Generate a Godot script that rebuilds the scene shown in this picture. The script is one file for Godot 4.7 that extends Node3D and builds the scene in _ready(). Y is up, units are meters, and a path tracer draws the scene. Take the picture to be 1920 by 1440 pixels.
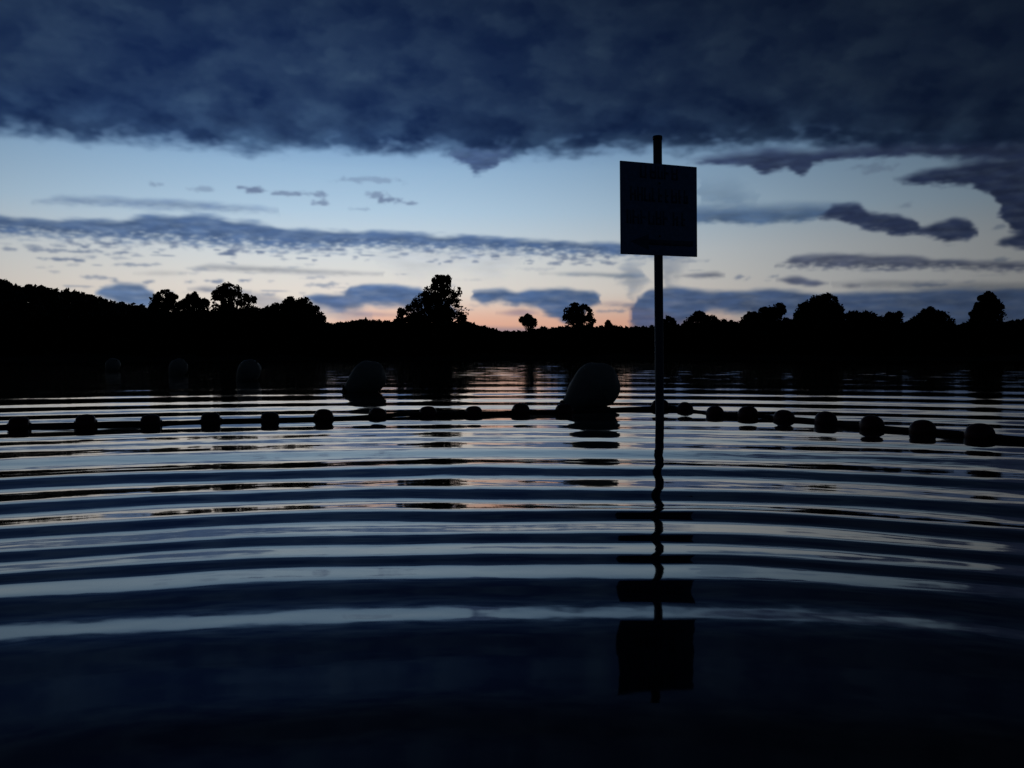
extends Node3D
# Dusk over a bathing lake: float line, pear buoys, a signpost standing in the water, wooded far shore.
# Directions are azimuth / elevation in degrees (azimuth 0 = the -Z axis, to the right positive).

const DECK_EDGE := [[-38.59, 11.23], [-34.25, 11.59], [-29.40, 12.06], [-26.79, 12.09], [-24.05, 12.22], [-21.18, 12.41], [-16.98, 12.23], [-11.94, 12.53], [-6.03, 12.67], [-3.70, 12.55], [0.00, 12.51], [2.69, 12.60], [5.03, 12.63], [7.03, 12.74], [9.01, 12.77], [10.97, 12.39], [12.90, 12.67], [16.98, 12.72], [19.41, 12.43], [22.35, 11.75], [26.26, 11.26], [29.42, 10.94], [33.81, 10.58], [40.23, 9.62]]
const CLOUD_BANDS := [
	[[[-35.67, 7.70, 6.76], [-30.98, 7.70, 6.56], [-29.47, 7.67, 6.75], [-26.85, 7.65, 6.74], [-24.10, 7.83, 6.74], [-21.23, 8.24, 6.73], [-18.85, 8.36, 6.68], [-16.71, 8.15, 6.66], [-13.25, 7.77, 6.54], [-8.71, 7.75, 6.77], [-3.37, 7.60, 6.64], [1.35, 7.35, 6.52], [6.72, 7.04, 6.28], [9.37, 6.76, 6.24], [11.33, 6.52, 6.39]], [74, 100, 142], 0.95, 0.12, 0.42, 0.22, 2],
	[[[-27.90, 8.63, 8.57], [-26.29, 8.96, 8.63], [-22.67, 9.09, 8.70], [-19.74, 9.15, 8.69], [-17.32, 9.06, 8.72], [-14.52, 8.93, 8.81]], [98, 122, 160], 0.80, 0.15, 0.30, 0.15, 1],
	[[[10.81, 11.89, 11.86], [12.90, 12.14, 11.68], [14.49, 12.28, 11.44], [15.74, 12.43, 10.94], [16.67, 12.31, 11.20], [17.60, 12.25, 10.72], [18.51, 12.19, 11.40], [20.60, 12.19, 11.56], [23.49, 12.09, 11.45], [26.25, 11.83, 11.20], [28.89, 11.70, 10.83], [31.16, 11.58, 10.48]], [50, 64, 100], 0.95, 0.30, 0.12, 0.15, 1],
	[[[22.71, 10.08, 10.02], [24.63, 10.59, 9.76], [26.81, 10.86, 9.59], [27.60, 10.90, 9.06], [28.39, 10.88, 7.89], [29.04, 10.93, 6.92], [30.43, 10.83, 6.60], [33.80, 10.72, 6.63], [38.21, 9.89, 7.58], [40.25, 8.62, 8.57]], [46, 60, 96], 0.97, 0.20, 0.14, 0.20, 1],
	[[[28.07, 6.29, 6.26], [28.71, 6.57, 6.07], [29.74, 6.94, 5.84], [32.70, 6.72, 5.60], [36.15, 5.92, 5.65]], [46, 60, 96], 0.95, 0.15, 0.15, 0.15, 1],
	[[[10.99, 9.12, 8.32], [11.64, 9.16, 8.20], [14.52, 9.09, 8.04], [17.63, 9.05, 8.04], [19.44, 8.95, 8.33], [20.64, 8.76, 8.27]], [78, 108, 150], 0.85, 0.35, 0.12, 0.12, 1],
	[[[18.70, 8.25, 8.15], [19.74, 8.93, 8.01], [20.63, 8.92, 7.78], [21.81, 8.39, 7.35], [22.97, 8.20, 6.98], [23.82, 7.91, 7.00], [24.39, 7.42, 6.97], [25.22, 7.67, 6.62], [25.90, 7.78, 6.41], [26.58, 7.67, 6.61], [27.18, 7.04, 6.81]], [52, 66, 102], 0.97, 0.12, 0.12, 0.20, 1],
	[[[11.63, 10.53, 9.42], [13.24, 10.47, 9.11], [15.14, 9.54, 9.22]], [84, 114, 150], 0.40, 0.80, 0.50, 0.25, 1],
	[[[16.27, 5.62, 5.53], [17.35, 6.04, 5.40], [19.47, 6.09, 5.27], [23.57, 5.83, 5.06], [25.25, 5.54, 5.03], [27.69, 5.31, 4.83], [31.02, 5.08, 4.68], [35.06, 4.69, 4.52]], [84, 94, 122], 0.90, 0.12, 0.20, 0.14, 2],
	[[[19.49, 4.39, 4.23], [22.15, 4.43, 4.00], [26.36, 4.17, 3.72], [31.53, 3.97, 3.54]], [110, 118, 134], 0.60, 0.15, 0.30, 0.10, 1],
	[[[7.57, 3.11, 1.94], [8.06, 3.74, 1.61], [8.89, 4.27, 1.44], [9.71, 4.36, 1.43], [11.34, 4.17, 2.19], [12.32, 4.05, 2.77], [14.56, 4.02, 2.55], [15.81, 4.12, 1.40], [17.06, 4.00, 1.39], [18.90, 3.74, 1.38], [22.16, 3.81, 1.35], [24.99, 3.82, 1.32], [29.53, 3.79, 1.06], [33.93, 3.72, 0.79], [42.26, 3.45, 0.70], [45.79, 1.60, 1.37]], [74, 98, 140], 0.95, 0.12, 0.30, 0.12, 1],
	[[[-2.53, 4.11, 3.64], [-1.69, 4.22, 3.31], [-0.68, 4.28, 3.44], [0.34, 4.05, 3.24], [1.35, 4.22, 3.11], [2.70, 4.31, 2.43], [3.38, 4.28, 2.06], [4.22, 4.21, 2.29], [5.06, 4.13, 3.03], [5.66, 3.80, 3.36]], [74, 100, 142], 0.97, 0.10, 0.20, 0.13, 1],
	[[[-13.09, 3.68, 3.49], [-12.00, 3.83, 3.07], [-10.69, 3.88, 2.76], [-10.04, 4.35, 2.93], [-9.05, 4.50, 3.20], [-7.40, 4.45, 3.12], [-6.06, 4.29, 2.79], [-5.39, 4.13, 2.29], [-4.39, 3.64, 2.29], [-3.38, 2.97, 2.63]], [76, 102, 145], 0.95, 0.10, 0.25, 0.13, 1],
	[[[-10.70, 2.76, 2.66], [-9.06, 2.74, 2.54], [-7.07, 2.65, 2.52]], [150, 135, 148], 0.70, 0.10, 0.10, 0.06, 1],
	[[[-24.77, 3.68, 3.56], [-24.15, 4.06, 3.27], [-23.30, 4.27, 2.98], [-22.44, 4.24, 2.81], [-21.72, 3.86, 2.76], [-21.40, 3.40, 3.08]], [92, 118, 158], 0.95, 0.10, 0.20, 0.06, 1],
	[[[-19.78, 5.26, 5.20], [-18.27, 5.50, 5.18], [-15.18, 5.46, 5.10], [-11.99, 5.34, 5.08], [-8.06, 5.20, 5.07]], [134, 140, 152], 0.75, 0.10, 0.15, 0.08, 1],
	[[[1.69, 5.25, 5.22], [4.72, 5.27, 5.04], [7.39, 5.18, 4.91], [8.39, 5.07, 4.97]], [112, 128, 150], 0.80, 0.10, 0.10, 0.06, 1],
	[[[10.20, 5.01, 4.97], [11.66, 5.11, 4.88], [12.63, 5.19, 4.87], [13.27, 5.05, 4.92]], [98, 106, 128], 0.85, 0.10, 0.10, 0.10, 1],
	[[[16.22, 4.66, 4.56], [17.36, 4.82, 4.31], [18.59, 4.54, 4.22], [19.34, 4.36, 4.30]], [84, 94, 124], 0.90, 0.10, 0.10, 0.08, 1],
	[[[20.03, 4.18, 4.15], [20.54, 4.26, 4.08], [21.04, 4.19, 4.12]], [92, 98, 120], 0.90, 0.10, 0.10, 0.04, 1],
	[[[-3.38, 1.89, 0.78], [1.35, 1.83, 0.78], [3.38, 1.69, 0.78]], [128, 122, 140], 0.70, 0.15, 0.30, 0.05, 1],
	[[[-3.86, 12.80, 12.49], [-3.19, 12.81, 12.02], [-2.35, 12.82, 11.32], [-1.51, 12.83, 11.58], [-0.67, 12.83, 12.19], [0.17, 12.83, 12.51]], [60, 80, 120], 0.90, 0.40, 0.22, 0.25, 1],
	[[[-1.01, 2.77, 2.70], [0.51, 3.01, 2.54], [1.76, 2.80, 2.70]], [160, 138, 146], 0.80, 0.10, 0.10, 0.06, 1],
	[[[9.31, 6.30, 5.58], [9.70, 6.30, 4.09], [10.19, 6.35, 4.84], [11.07, 6.33, 5.94]], [96, 112, 140], 0.40, 0.50, 0.90, 0.15, 1],
	[[[6.59, 5.35, 5.15], [6.99, 5.71, 4.68], [7.56, 5.80, 3.55], [8.05, 5.70, 4.11], [8.52, 5.33, 4.93]], [104, 122, 150], 0.45, 0.35, 0.80, 0.30, 1],
	[[[-8.71, 6.58, 5.92], [-6.06, 6.62, 4.96], [-3.37, 6.64, 5.65], [-1.35, 6.65, 4.92], [0.68, 6.52, 5.99]], [176, 184, 198], 0.30, 0.30, 0.60, 0.30, 1],
	[[[-13.28, 3.55, 3.39], [-12.00, 3.50, 2.58], [-10.37, 3.59, 2.26], [-8.73, 2.61, 2.27]], [100, 115, 150], 0.35, 0.30, 0.30, 0.10, 1],
	[[[-22.72, 4.85, 4.79], [-21.27, 5.02, 4.77], [-19.79, 5.01, 4.85]], [170, 172, 176], 0.60, 0.10, 0.10, 0.05, 1],
	[[[-19.80, 4.03, 3.94], [-18.74, 4.18, 3.87], [-17.67, 4.11, 3.92], [-16.13, 3.95, 3.86]], [118, 126, 146], 0.80, 0.10, 0.10, 0.06, 1],
	[[[-18.29, 3.81, 3.75], [-16.44, 3.95, 3.30], [-15.03, 3.78, 2.61], [-14.24, 3.53, 2.88]], [130, 134, 150], 0.50, 0.15, 0.30, 0.10, 1],
	[[[5.06, 3.36, 3.30], [6.40, 3.42, 3.19], [7.73, 3.31, 2.95]], [140, 130, 146], 0.60, 0.10, 0.20, 0.06, 1],
	[[[7.40, 3.12, 0.94], [11.36, 2.32, 0.93], [15.20, 2.22, 0.91], [17.69, 2.51, 0.90]], [120, 110, 135], 0.35, 0.20, 0.30, 0.10, 1],
]
const CLOUD_FLECKS := [[-15.70, 9.98, 0.85, 0.20, 0.80], [-16.54, 10.10, 0.47, 0.10, 0.70], [-14.19, 9.86, 1.02, 0.14, 0.60], [-12.28, 9.91, 0.68, 0.17, 0.60], [-11.96, 9.41, 0.47, 0.17, 0.60], [-8.53, 9.99, 0.68, 0.20, 0.55], [-7.64, 9.66, 0.81, 0.20, 0.75], [-6.38, 9.52, 0.54, 0.10, 0.60], [-8.86, 10.85, 1.86, 0.20, 0.35], [-21.50, 9.99, 0.41, 0.14, 0.40], [-18.83, 9.88, 0.75, 0.17, 0.35], [-9.36, 9.10, 0.68, 0.10, 0.30], [-29.11, 5.91, 0.54, 0.10, 0.60], [-27.14, 5.96, 1.02, 0.14, 0.60], [-26.47, 6.23, 0.47, 0.10, 0.45], [-25.52, 5.98, 0.47, 0.10, 0.50], [-24.12, 6.35, 0.27, 0.10, 0.50], [-23.51, 5.98, 0.47, 0.10, 0.50], [-22.42, 5.88, 0.41, 0.07, 0.40], [-26.61, 5.48, 0.88, 0.10, 0.75], [-25.58, 5.43, 0.41, 0.10, 0.60], [-22.57, 5.32, 1.02, 0.10, 0.55], [-20.67, 5.95, 0.41, 0.07, 0.40], [-24.13, 5.83, 0.27, 0.07, 0.40], [-27.94, 6.12, 0.68, 0.10, 0.40], [-23.72, 4.38, 0.31, 0.14, 0.60], [-22.00, 4.38, 0.31, 0.10, 0.60], [-18.13, 4.52, 0.54, 0.14, 0.70], [-17.37, 4.12, 0.27, 0.10, 0.40], [-19.64, 4.41, 0.27, 0.14, 0.60], [-16.43, 4.59, 0.34, 0.10, 0.70], [-11.67, 4.43, 1.19, 0.14, 0.50], [-10.37, 3.98, 0.54, 0.10, 0.50], [-15.19, 3.78, 0.47, 0.10, 0.40], [14.07, 4.81, 0.34, 0.14, 0.60], [14.55, 4.70, 0.27, 0.14, 0.50], [21.78, 10.90, 1.02, 0.27, 0.30], [23.53, 8.68, 0.47, 0.14, 0.25], [28.45, 7.17, 0.47, 0.14, 0.40], [-5.39, 6.62, 0.41, 0.14, 0.70], [-2.03, 6.38, 0.41, 0.10, 0.80], [-1.01, 6.32, 0.34, 0.10, 0.60], [-7.39, 6.66, 0.41, 0.10, 0.60], [-10.68, 6.60, 0.34, 0.10, 0.60], [4.38, 6.10, 0.47, 0.10, 0.30], [6.40, 2.85, 1.02, 0.10, 0.50], [8.56, 2.67, 0.47, 0.10, 0.40], [28.47, 5.39, 0.47, 0.10, 0.40], [11.33, 5.87, 0.85, 0.10, 0.30], [-19.37, 6.67, 0.26, 0.06, 0.33], [-14.11, 5.97, 0.38, 0.10, 0.40], [-9.61, 6.43, 0.19, 0.06, 0.40], [3.89, 5.81, 0.38, 0.10, 0.39], [-17.06, 6.34, 0.36, 0.10, 0.70], [-23.86, 6.24, 0.34, 0.08, 0.38], [-11.73, 6.56, 0.42, 0.10, 0.55], [-17.37, 6.14, 0.31, 0.10, 0.68], [-10.56, 6.33, 0.32, 0.08, 0.37], [-17.22, 6.21, 0.15, 0.06, 0.58], [-17.99, 6.39, 0.28, 0.07, 0.75], [-20.62, 6.44, 0.20, 0.09, 0.42], [-15.59, 6.27, 0.23, 0.08, 0.71], [-23.44, 6.61, 0.21, 0.10, 0.58], [-19.33, 6.52, 0.19, 0.08, 0.32], [-4.11, 5.93, 0.43, 0.09, 0.73], [-25.82, 6.39, 0.43, 0.10, 0.48], [4.44, 5.94, 0.39, 0.07, 0.39], [-12.70, 6.53, 0.25, 0.11, 0.45], [-26.07, 6.55, 0.19, 0.10, 0.46], [-17.68, 6.70, 0.44, 0.08, 0.39], [-24.65, 6.58, 0.19, 0.09, 0.37], [-25.18, 6.28, 0.21, 0.11, 0.36], [-9.86, 6.07, 0.26, 0.11, 0.51], [-19.20, 6.46, 0.15, 0.08, 0.41], [2.56, 5.84, 0.29, 0.06, 0.41], [-19.18, 6.60, 0.21, 0.10, 0.36], [-24.89, 6.00, 0.31, 0.11, 0.48], [2.97, 5.96, 0.38, 0.09, 0.52], [-23.68, 6.51, 0.40, 0.10, 0.72], [-16.21, 6.33, 0.38, 0.09, 0.67], [-9.90, 6.15, 0.34, 0.07, 0.72], [4.88, 6.33, 0.43, 0.11, 0.60], [-25.08, 6.01, 0.17, 0.11, 0.60], [-24.62, 6.51, 0.33, 0.09, 0.64], [3.89, 6.25, 0.14, 0.10, 0.31], [2.12, 6.37, 0.38, 0.10, 0.70], [-9.14, 5.99, 0.20, 0.09, 0.45], [2.65, 5.88, 0.28, 0.08, 0.31], [-25.37, 6.21, 0.28, 0.10, 0.57], [-22.33, 6.44, 0.37, 0.08, 0.30], [0.77, 5.89, 0.16, 0.08, 0.47], [-0.98, 6.30, 0.21, 0.08, 0.73], [-23.61, 6.57, 0.33, 0.10, 0.53], [-13.04, 6.01, 0.37, 0.06, 0.70], [-20.61, 6.51, 0.39, 0.08, 0.66], [-21.48, 6.11, 0.19, 0.06, 0.52], [-16.15, 6.41, 0.41, 0.09, 0.30], [-17.00, 6.40, 0.28, 0.09, 0.52], [-24.18, 6.47, 0.39, 0.07, 0.65], [5.90, 5.89, 0.34, 0.09, 0.44], [3.38, 6.08, 0.41, 0.07, 0.69], [-1.00, 6.08, 0.27, 0.06, 0.65], [-15.39, 6.33, 0.18, 0.06, 0.36], [-0.23, 6.38, 0.41, 0.07, 0.56], [-15.77, 6.36, 0.16, 0.08, 0.72], [-21.10, 6.26, 0.24, 0.07, 0.31], [-25.77, 5.96, 0.39, 0.10, 0.66], [4.78, 6.27, 0.31, 0.08, 0.56], [4.25, 5.84, 0.43, 0.06, 0.59], [-4.86, 6.05, 0.32, 0.10, 0.44], [3.90, 6.11, 0.32, 0.10, 0.62], [-17.07, 6.62, 0.24, 0.09, 0.75], [2.90, 6.15, 0.26, 0.10, 0.43], [-13.78, 6.61, 0.19, 0.08, 0.61], [-6.95, 6.35, 0.43, 0.09, 0.37], [-24.42, 5.98, 0.44, 0.10, 0.57], [-16.98, 6.72, 0.21, 0.07, 0.72], [2.68, 5.88, 0.18, 0.07, 0.43], [4.60, 6.27, 0.38, 0.09, 0.55], [4.99, 6.19, 0.30, 0.06, 0.34], [-25.44, 6.39, 0.17, 0.06, 0.75], [-17.72, 6.15, 0.35, 0.09, 0.59], [4.76, 5.74, 0.36, 0.08, 0.61], [-3.19, 6.17, 0.29, 0.06, 0.68], [-11.37, 6.58, 0.19, 0.10, 0.42], [-14.44, 6.13, 0.40, 0.07, 0.47], [-13.40, 6.60, 0.40, 0.06, 0.73], [-21.92, 6.58, 0.39, 0.10, 0.40], [-9.04, 6.28, 0.35, 0.06, 0.67], [6.27, 5.82, 0.42, 0.11, 0.47], [1.11, 5.87, 0.31, 0.06, 0.58], [3.34, 6.20, 0.33, 0.10, 0.57], [-25.29, 6.18, 0.21, 0.10, 0.60], [-17.14, 6.15, 0.33, 0.07, 0.68], [2.65, 5.79, 0.41, 0.09, 0.61], [-7.29, 6.23, 0.44, 0.07, 0.34], [-3.54, 6.21, 0.30, 0.09, 0.41], [-20.46, 6.67, 0.37, 0.10, 0.61], [-22.99, 6.01, 0.39, 0.08, 0.30], [0.99, 6.03, 0.33, 0.06, 0.63], [-25.37, 6.28, 0.18, 0.07, 0.70], [-2.33, 5.96, 0.23, 0.08, 0.57], [-25.37, 6.33, 0.43, 0.10, 0.69], [-17.42, 6.29, 0.38, 0.09, 0.50], [-21.24, 6.69, 0.41, 0.10, 0.42], [-2.08, 6.25, 0.33, 0.10, 0.44], [-6.77, 6.42, 0.29, 0.06, 0.42], [-17.78, 6.13, 0.18, 0.10, 0.34], [5.92, 6.23, 0.16, 0.07, 0.72], [-5.09, 5.95, 0.29, 0.06, 0.45], [-12.33, 5.92, 0.19, 0.07, 0.68], [-23.07, 6.01, 0.23, 0.09, 0.60], [3.18, 6.38, 0.39, 0.06, 0.62], [-25.57, 6.09, 0.19, 0.07, 0.32], [-16.60, 6.56, 0.44, 0.09, 0.46], [6.05, 6.22, 0.20, 0.11, 0.73], [-4.56, 5.87, 0.15, 0.10, 0.62], [-5.12, 5.98, 0.17, 0.07, 0.36], [-11.55, 6.24, 0.30, 0.07, 0.63], [-14.86, 4.59, 0.23, 0.06, 0.23], [-26.84, 4.77, 0.36, 0.09, 0.27], [-24.50, 4.47, 0.97, 0.06, 0.27], [-11.74, 6.35, 0.23, 0.06, 0.44], [-17.14, 3.99, 0.61, 0.05, 0.26], [-17.38, 5.64, 0.32, 0.07, 0.31], [-24.64, 5.22, 0.31, 0.05, 0.42], [-17.11, 5.57, 0.30, 0.07, 0.35], [-13.64, 5.47, 1.00, 0.08, 0.21], [-19.54, 4.95, 0.69, 0.09, 0.16], [-23.10, 4.25, 0.32, 0.05, 0.21], [-25.96, 5.20, 0.46, 0.09, 0.21], [-24.85, 4.55, 0.65, 0.11, 0.48], [-26.47, 5.46, 0.64, 0.08, 0.28], [-14.33, 6.33, 0.59, 0.06, 0.46], [-19.95, 3.78, 0.32, 0.09, 0.36], [-30.16, 3.94, 0.91, 0.06, 0.48], [-16.00, 5.04, 0.65, 0.07, 0.17], [-22.35, 4.08, 0.37, 0.08, 0.25], [-17.99, 3.91, 0.93, 0.07, 0.30], [-30.98, 4.70, 0.90, 0.10, 0.18], [-23.14, 6.35, 0.55, 0.10, 0.25], [-14.71, 3.99, 0.87, 0.06, 0.47], [-13.04, 3.88, 0.21, 0.05, 0.25], [-21.50, 5.41, 0.28, 0.09, 0.38], [-19.22, 5.23, 0.65, 0.09, 0.17], [-23.09, 6.19, 0.29, 0.09, 0.26], [-24.95, 5.70, 0.68, 0.06, 0.37], [-29.84, 3.58, 0.33, 0.10, 0.34], [-23.31, 5.69, 0.50, 0.09, 0.33], [-21.12, 5.95, 0.71, 0.06, 0.32], [-18.79, 5.14, 0.68, 0.08, 0.22], [-12.27, 4.87, 0.79, 0.11, 0.31], [-25.07, 5.61, 0.46, 0.07, 0.26], [-27.37, 5.00, 0.44, 0.07, 0.38], [-25.42, 3.99, 0.85, 0.07, 0.44], [-27.94, 6.06, 1.01, 0.05, 0.15], [-14.23, 6.92, 0.74, 0.08, 0.23], [-26.72, 3.65, 0.52, 0.06, 0.30], [-17.11, 5.96, 0.28, 0.10, 0.18], [-30.06, 6.18, 1.01, 0.08, 0.41], [-20.71, 3.80, 0.48, 0.07, 0.39], [-31.01, 5.15, 0.82, 0.08, 0.32], [-12.72, 5.64, 0.80, 0.07, 0.18], [-24.03, 5.93, 0.23, 0.07, 0.19], [8.21, 3.15, 1.09, 0.11, 0.20], [16.98, 2.56, 0.70, 0.11, 0.13], [26.35, 2.42, 1.33, 0.11, 0.31], [7.30, 3.23, 1.22, 0.09, 0.29], [26.45, 4.21, 0.63, 0.05, 0.36], [15.37, 3.28, 0.53, 0.06, 0.24], [24.79, 4.06, 0.73, 0.08, 0.35], [-6.11, 2.74, 0.28, 0.10, 0.33], [8.76, 3.13, 0.58, 0.06, 0.21], [-0.02, 3.25, 0.88, 0.10, 0.39], [20.99, 2.80, 1.32, 0.11, 0.32], [3.55, 3.95, 1.09, 0.10, 0.37], [19.81, 3.21, 0.55, 0.09, 0.16], [16.06, 4.87, 0.29, 0.12, 0.36], [1.69, 5.50, 1.16, 0.10, 0.15], [22.63, 2.63, 0.89, 0.07, 0.12], [-8.68, 4.13, 1.05, 0.09, 0.17], [21.90, 5.05, 0.94, 0.06, 0.10], [-3.12, 2.98, 0.51, 0.05, 0.24], [3.60, 3.73, 0.90, 0.10, 0.37], [3.15, 3.52, 0.40, 0.07, 0.13], [24.25, 4.13, 1.04, 0.11, 0.22], [-2.54, 4.82, 0.80, 0.08, 0.12], [23.84, 3.21, 1.22, 0.11, 0.32], [22.88, 3.04, 0.74, 0.11, 0.38], [-6.81, 5.14, 0.46, 0.08, 0.36], [11.16, 2.73, 0.67, 0.09, 0.17], [15.79, 4.57, 0.28, 0.08, 0.27], [24.93, 4.26, 1.28, 0.11, 0.15], [21.20, 2.35, 1.31, 0.10, 0.22], [11.87, 3.40, 0.94, 0.06, 0.37], [11.73, 5.30, 0.60, 0.06, 0.24], [-7.39, 3.85, 0.57, 0.11, 0.33], [-3.37, 2.93, 0.90, 0.07, 0.37], [-11.08, 4.24, 0.92, 0.06, 0.25], [25.04, 4.08, 1.04, 0.06, 0.39], [27.80, 4.52, 1.10, 0.07, 0.11], [-2.37, 3.21, 0.78, 0.09, 0.14], [-4.06, 4.42, 0.83, 0.11, 0.23], [2.70, 2.59, 1.02, 0.10, 0.34]]
const THICKET_TOP := [[-40.78, 1.74], [-34.42, 1.84], [-29.56, 1.94], [-21.88, 2.51], [-15.20, 2.87], [-11.68, 1.99], [-9.39, 2.20], [-7.07, 2.08], [-2.71, 2.03], [-1.86, 1.79], [-0.68, 1.49], [0.51, 1.46], [1.69, 1.69], [3.04, 1.79], [6.41, 1.82], [7.74, 1.71], [9.39, 1.84], [13.93, 2.07], [17.08, 2.20], [20.12, 2.10], [23.61, 1.92], [26.12, 1.76], [26.93, 1.81], [28.79, 1.84], [29.56, 1.77], [35.11, 1.83], [44.09, 1.65]]
const HILL_TOP := [[-47.65, 3.36], [-40.73, 4.09], [-36.61, 4.38], [-32.01, 4.57], [-29.52, 4.40], [-29.01, 4.19], [-28.49, 3.97], [-27.97, 4.05], [-26.91, 3.88], [-26.09, 3.85], [-25.27, 3.72], [-24.58, 3.50], [-23.88, 3.27], [-22.88, 3.17], [-21.58, 2.92], [-20.11, 2.60], [-17.69, 2.13]]
const TREES := [
	["tree", "airy tree with a loose wispy top at the end of the wooded hill", -21.03, 146.0, 1, [[-0.40, 8.40, 1.69], [0.65, 9.04, 1.21], [-0.81, 9.20, 0.97], [1.21, 8.24, 1.13], [0.16, 9.93, 0.65], [-1.21, 8.00, 0.97]]],
	["small_tree", "narrow-topped small dark tree between the wispy tree and the taller ragged tree", -19.39, 143.0, 0, [[0.00, 8.16, 1.36], [-0.40, 9.12, 0.72], [1.20, 8.32, 0.96], [-1.20, 7.84, 1.12], [0.08, 9.67, 0.40]]],
	["ragged_tree", "ragged dark tree with gaps under its crown, tallest left of the dome-shaped tree", -17.10, 150.0, 2, [[-1.27, 10.33, 1.70], [0.08, 10.92, 1.19], [-2.29, 9.66, 1.19], [1.44, 9.49, 1.02], [2.63, 9.49, 0.76], [0.00, 7.97, 2.04], [2.29, 7.63, 1.44], [-0.85, 11.26, 0.76], [-2.12, 7.54, 1.70]]],
	["dome_tree", "broad dome-shaped dark tree with a dense round crown beside the pink horizon gap", -13.31, 140.0, 0, [[0.00, 6.79, 2.58], [-2.26, 6.63, 1.77], [1.85, 6.47, 1.93], [-1.21, 7.92, 1.37], [0.81, 8.16, 1.29], [2.90, 5.83, 1.05], [-3.31, 7.60, 0.89], [0.00, 5.59, 2.90]]],
	["tall_tree", "tallest tree of the far shore, wide crown with sky showing through its right side", -4.73, 144.0, 3, [[0.68, 11.52, 1.70], [-0.68, 10.34, 1.70], [1.95, 10.93, 1.27], [-2.12, 8.99, 1.87], [0.17, 8.65, 2.38], [2.55, 9.16, 1.44], [-2.97, 6.96, 2.21], [-0.42, 6.62, 2.38], [2.38, 6.96, 1.70], [4.08, 7.55, 0.93], [3.91, 6.11, 1.02], [-5.43, 7.13, 1.02], [-4.59, 6.45, 1.36], [-5.86, 6.11, 0.85], [1.53, 12.71, 0.76], [0.17, 12.54, 0.93], [3.14, 10.68, 0.76]]],
	["sapling", "small round bushy tree on a thin trunk at the lowest dip of the shore", 1.02, 138.0, 4, [[0.00, 5.90, 0.90], [-0.57, 6.06, 0.65], [0.73, 5.57, 0.73], [0.00, 6.47, 0.49]]],
	["twin_tree", "twin-topped dark tree just left of the signpost under the blue cloud", 4.23, 141.0, 1, [[-1.00, 7.33, 1.16], [1.08, 7.16, 1.08], [-0.58, 8.07, 0.83], [-1.41, 6.50, 1.08], [1.33, 6.33, 1.16], [0.00, 6.00, 1.50], [0.75, 8.07, 0.58]]],
	["conifer", "tiny pointed conifer poking above the low shore left of the signpost", 6.08, 136.0, 0, [[0.00, 5.71, 0.20], [0.00, 5.39, 0.32], [0.00, 4.99, 0.48], [0.00, 4.59, 0.64]]],
	["small_tree", "small dark tree half hidden directly behind the signpost", 9.80, 137.0, 1, [[0.00, 5.78, 0.80], [-0.56, 5.46, 0.72], [0.48, 5.30, 0.80]]],
	["round_tree", "lopsided round dark tree next right of the signpost against pink sky", 11.76, 139.0, 1, [[0.00, 5.82, 1.45], [-0.97, 5.50, 1.29], [1.45, 5.74, 1.05], [-0.16, 6.55, 0.89], [-1.77, 5.10, 0.89], [2.25, 5.42, 0.64]]],
	["bush", "low dark bush at the right foot of the lopsided round tree", 13.31, 136.0, 0, [[-0.23, 5.37, 0.63], [0.70, 5.13, 0.55], [-0.94, 4.90, 0.63]]],
	["stepped_tree", "dark tree with a stepped crown rising to a knob on its right", 15.85, 140.0, 0, [[-2.39, 5.93, 1.28], [-0.56, 6.40, 1.43], [1.12, 7.20, 1.12], [0.40, 5.77, 1.75], [1.67, 7.91, 0.56], [-3.19, 6.01, 0.72], [-1.20, 5.29, 1.59]]],
	["broad_tree", "broad dark tree with a pointed tip, largest crown right of the signpost", 18.78, 142.0, 0, [[-0.40, 7.34, 2.07], [1.19, 8.14, 1.59], [-1.99, 6.95, 1.59], [1.59, 6.87, 1.75], [0.56, 9.09, 0.80], [2.39, 7.50, 0.95], [-2.63, 6.08, 1.19], [0.00, 5.52, 2.39]]],
	["flat_tree", "low flat-topped dark tree right of the broad pointed tree", 21.09, 138.0, 0, [[-0.15, 5.46, 1.60], [-1.45, 5.39, 1.37], [1.37, 5.46, 1.22], [-0.53, 5.99, 0.91], [0.76, 5.99, 0.91]]],
	["small_tree", "small dark tree with a bump on its right beside the flat-topped tree", 22.84, 138.0, 1, [[0.00, 5.48, 1.20], [-1.28, 5.25, 0.98], [0.68, 6.00, 0.75], [-0.30, 6.08, 0.60]]],
	["dome_tree", "smooth mushroom-shaped dark tree left of the tall oval tree", 24.90, 139.0, 0, [[0.00, 5.43, 1.86], [-1.57, 4.91, 1.49], [1.57, 5.06, 1.49], [0.00, 6.18, 1.12], [-0.97, 5.81, 1.04], [0.97, 5.81, 1.04]]],
	["oval_tree", "tall oval dark tree near the right end of the shore", 27.76, 143.0, 0, [[0.00, 7.47, 1.42], [0.00, 8.36, 1.05], [-0.75, 6.20, 1.35], [0.90, 6.35, 1.35], [0.00, 5.23, 1.95], [0.07, 9.03, 0.60], [1.20, 7.39, 0.82], [-1.05, 7.32, 0.67]]],
	["tree", "dark tree cut off by the right edge of the view", 30.22, 140.0, 0, [[-1.93, 4.52, 0.93], [-0.36, 4.95, 1.29], [1.22, 5.38, 1.29], [0.36, 4.66, 1.72]]],
]
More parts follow.
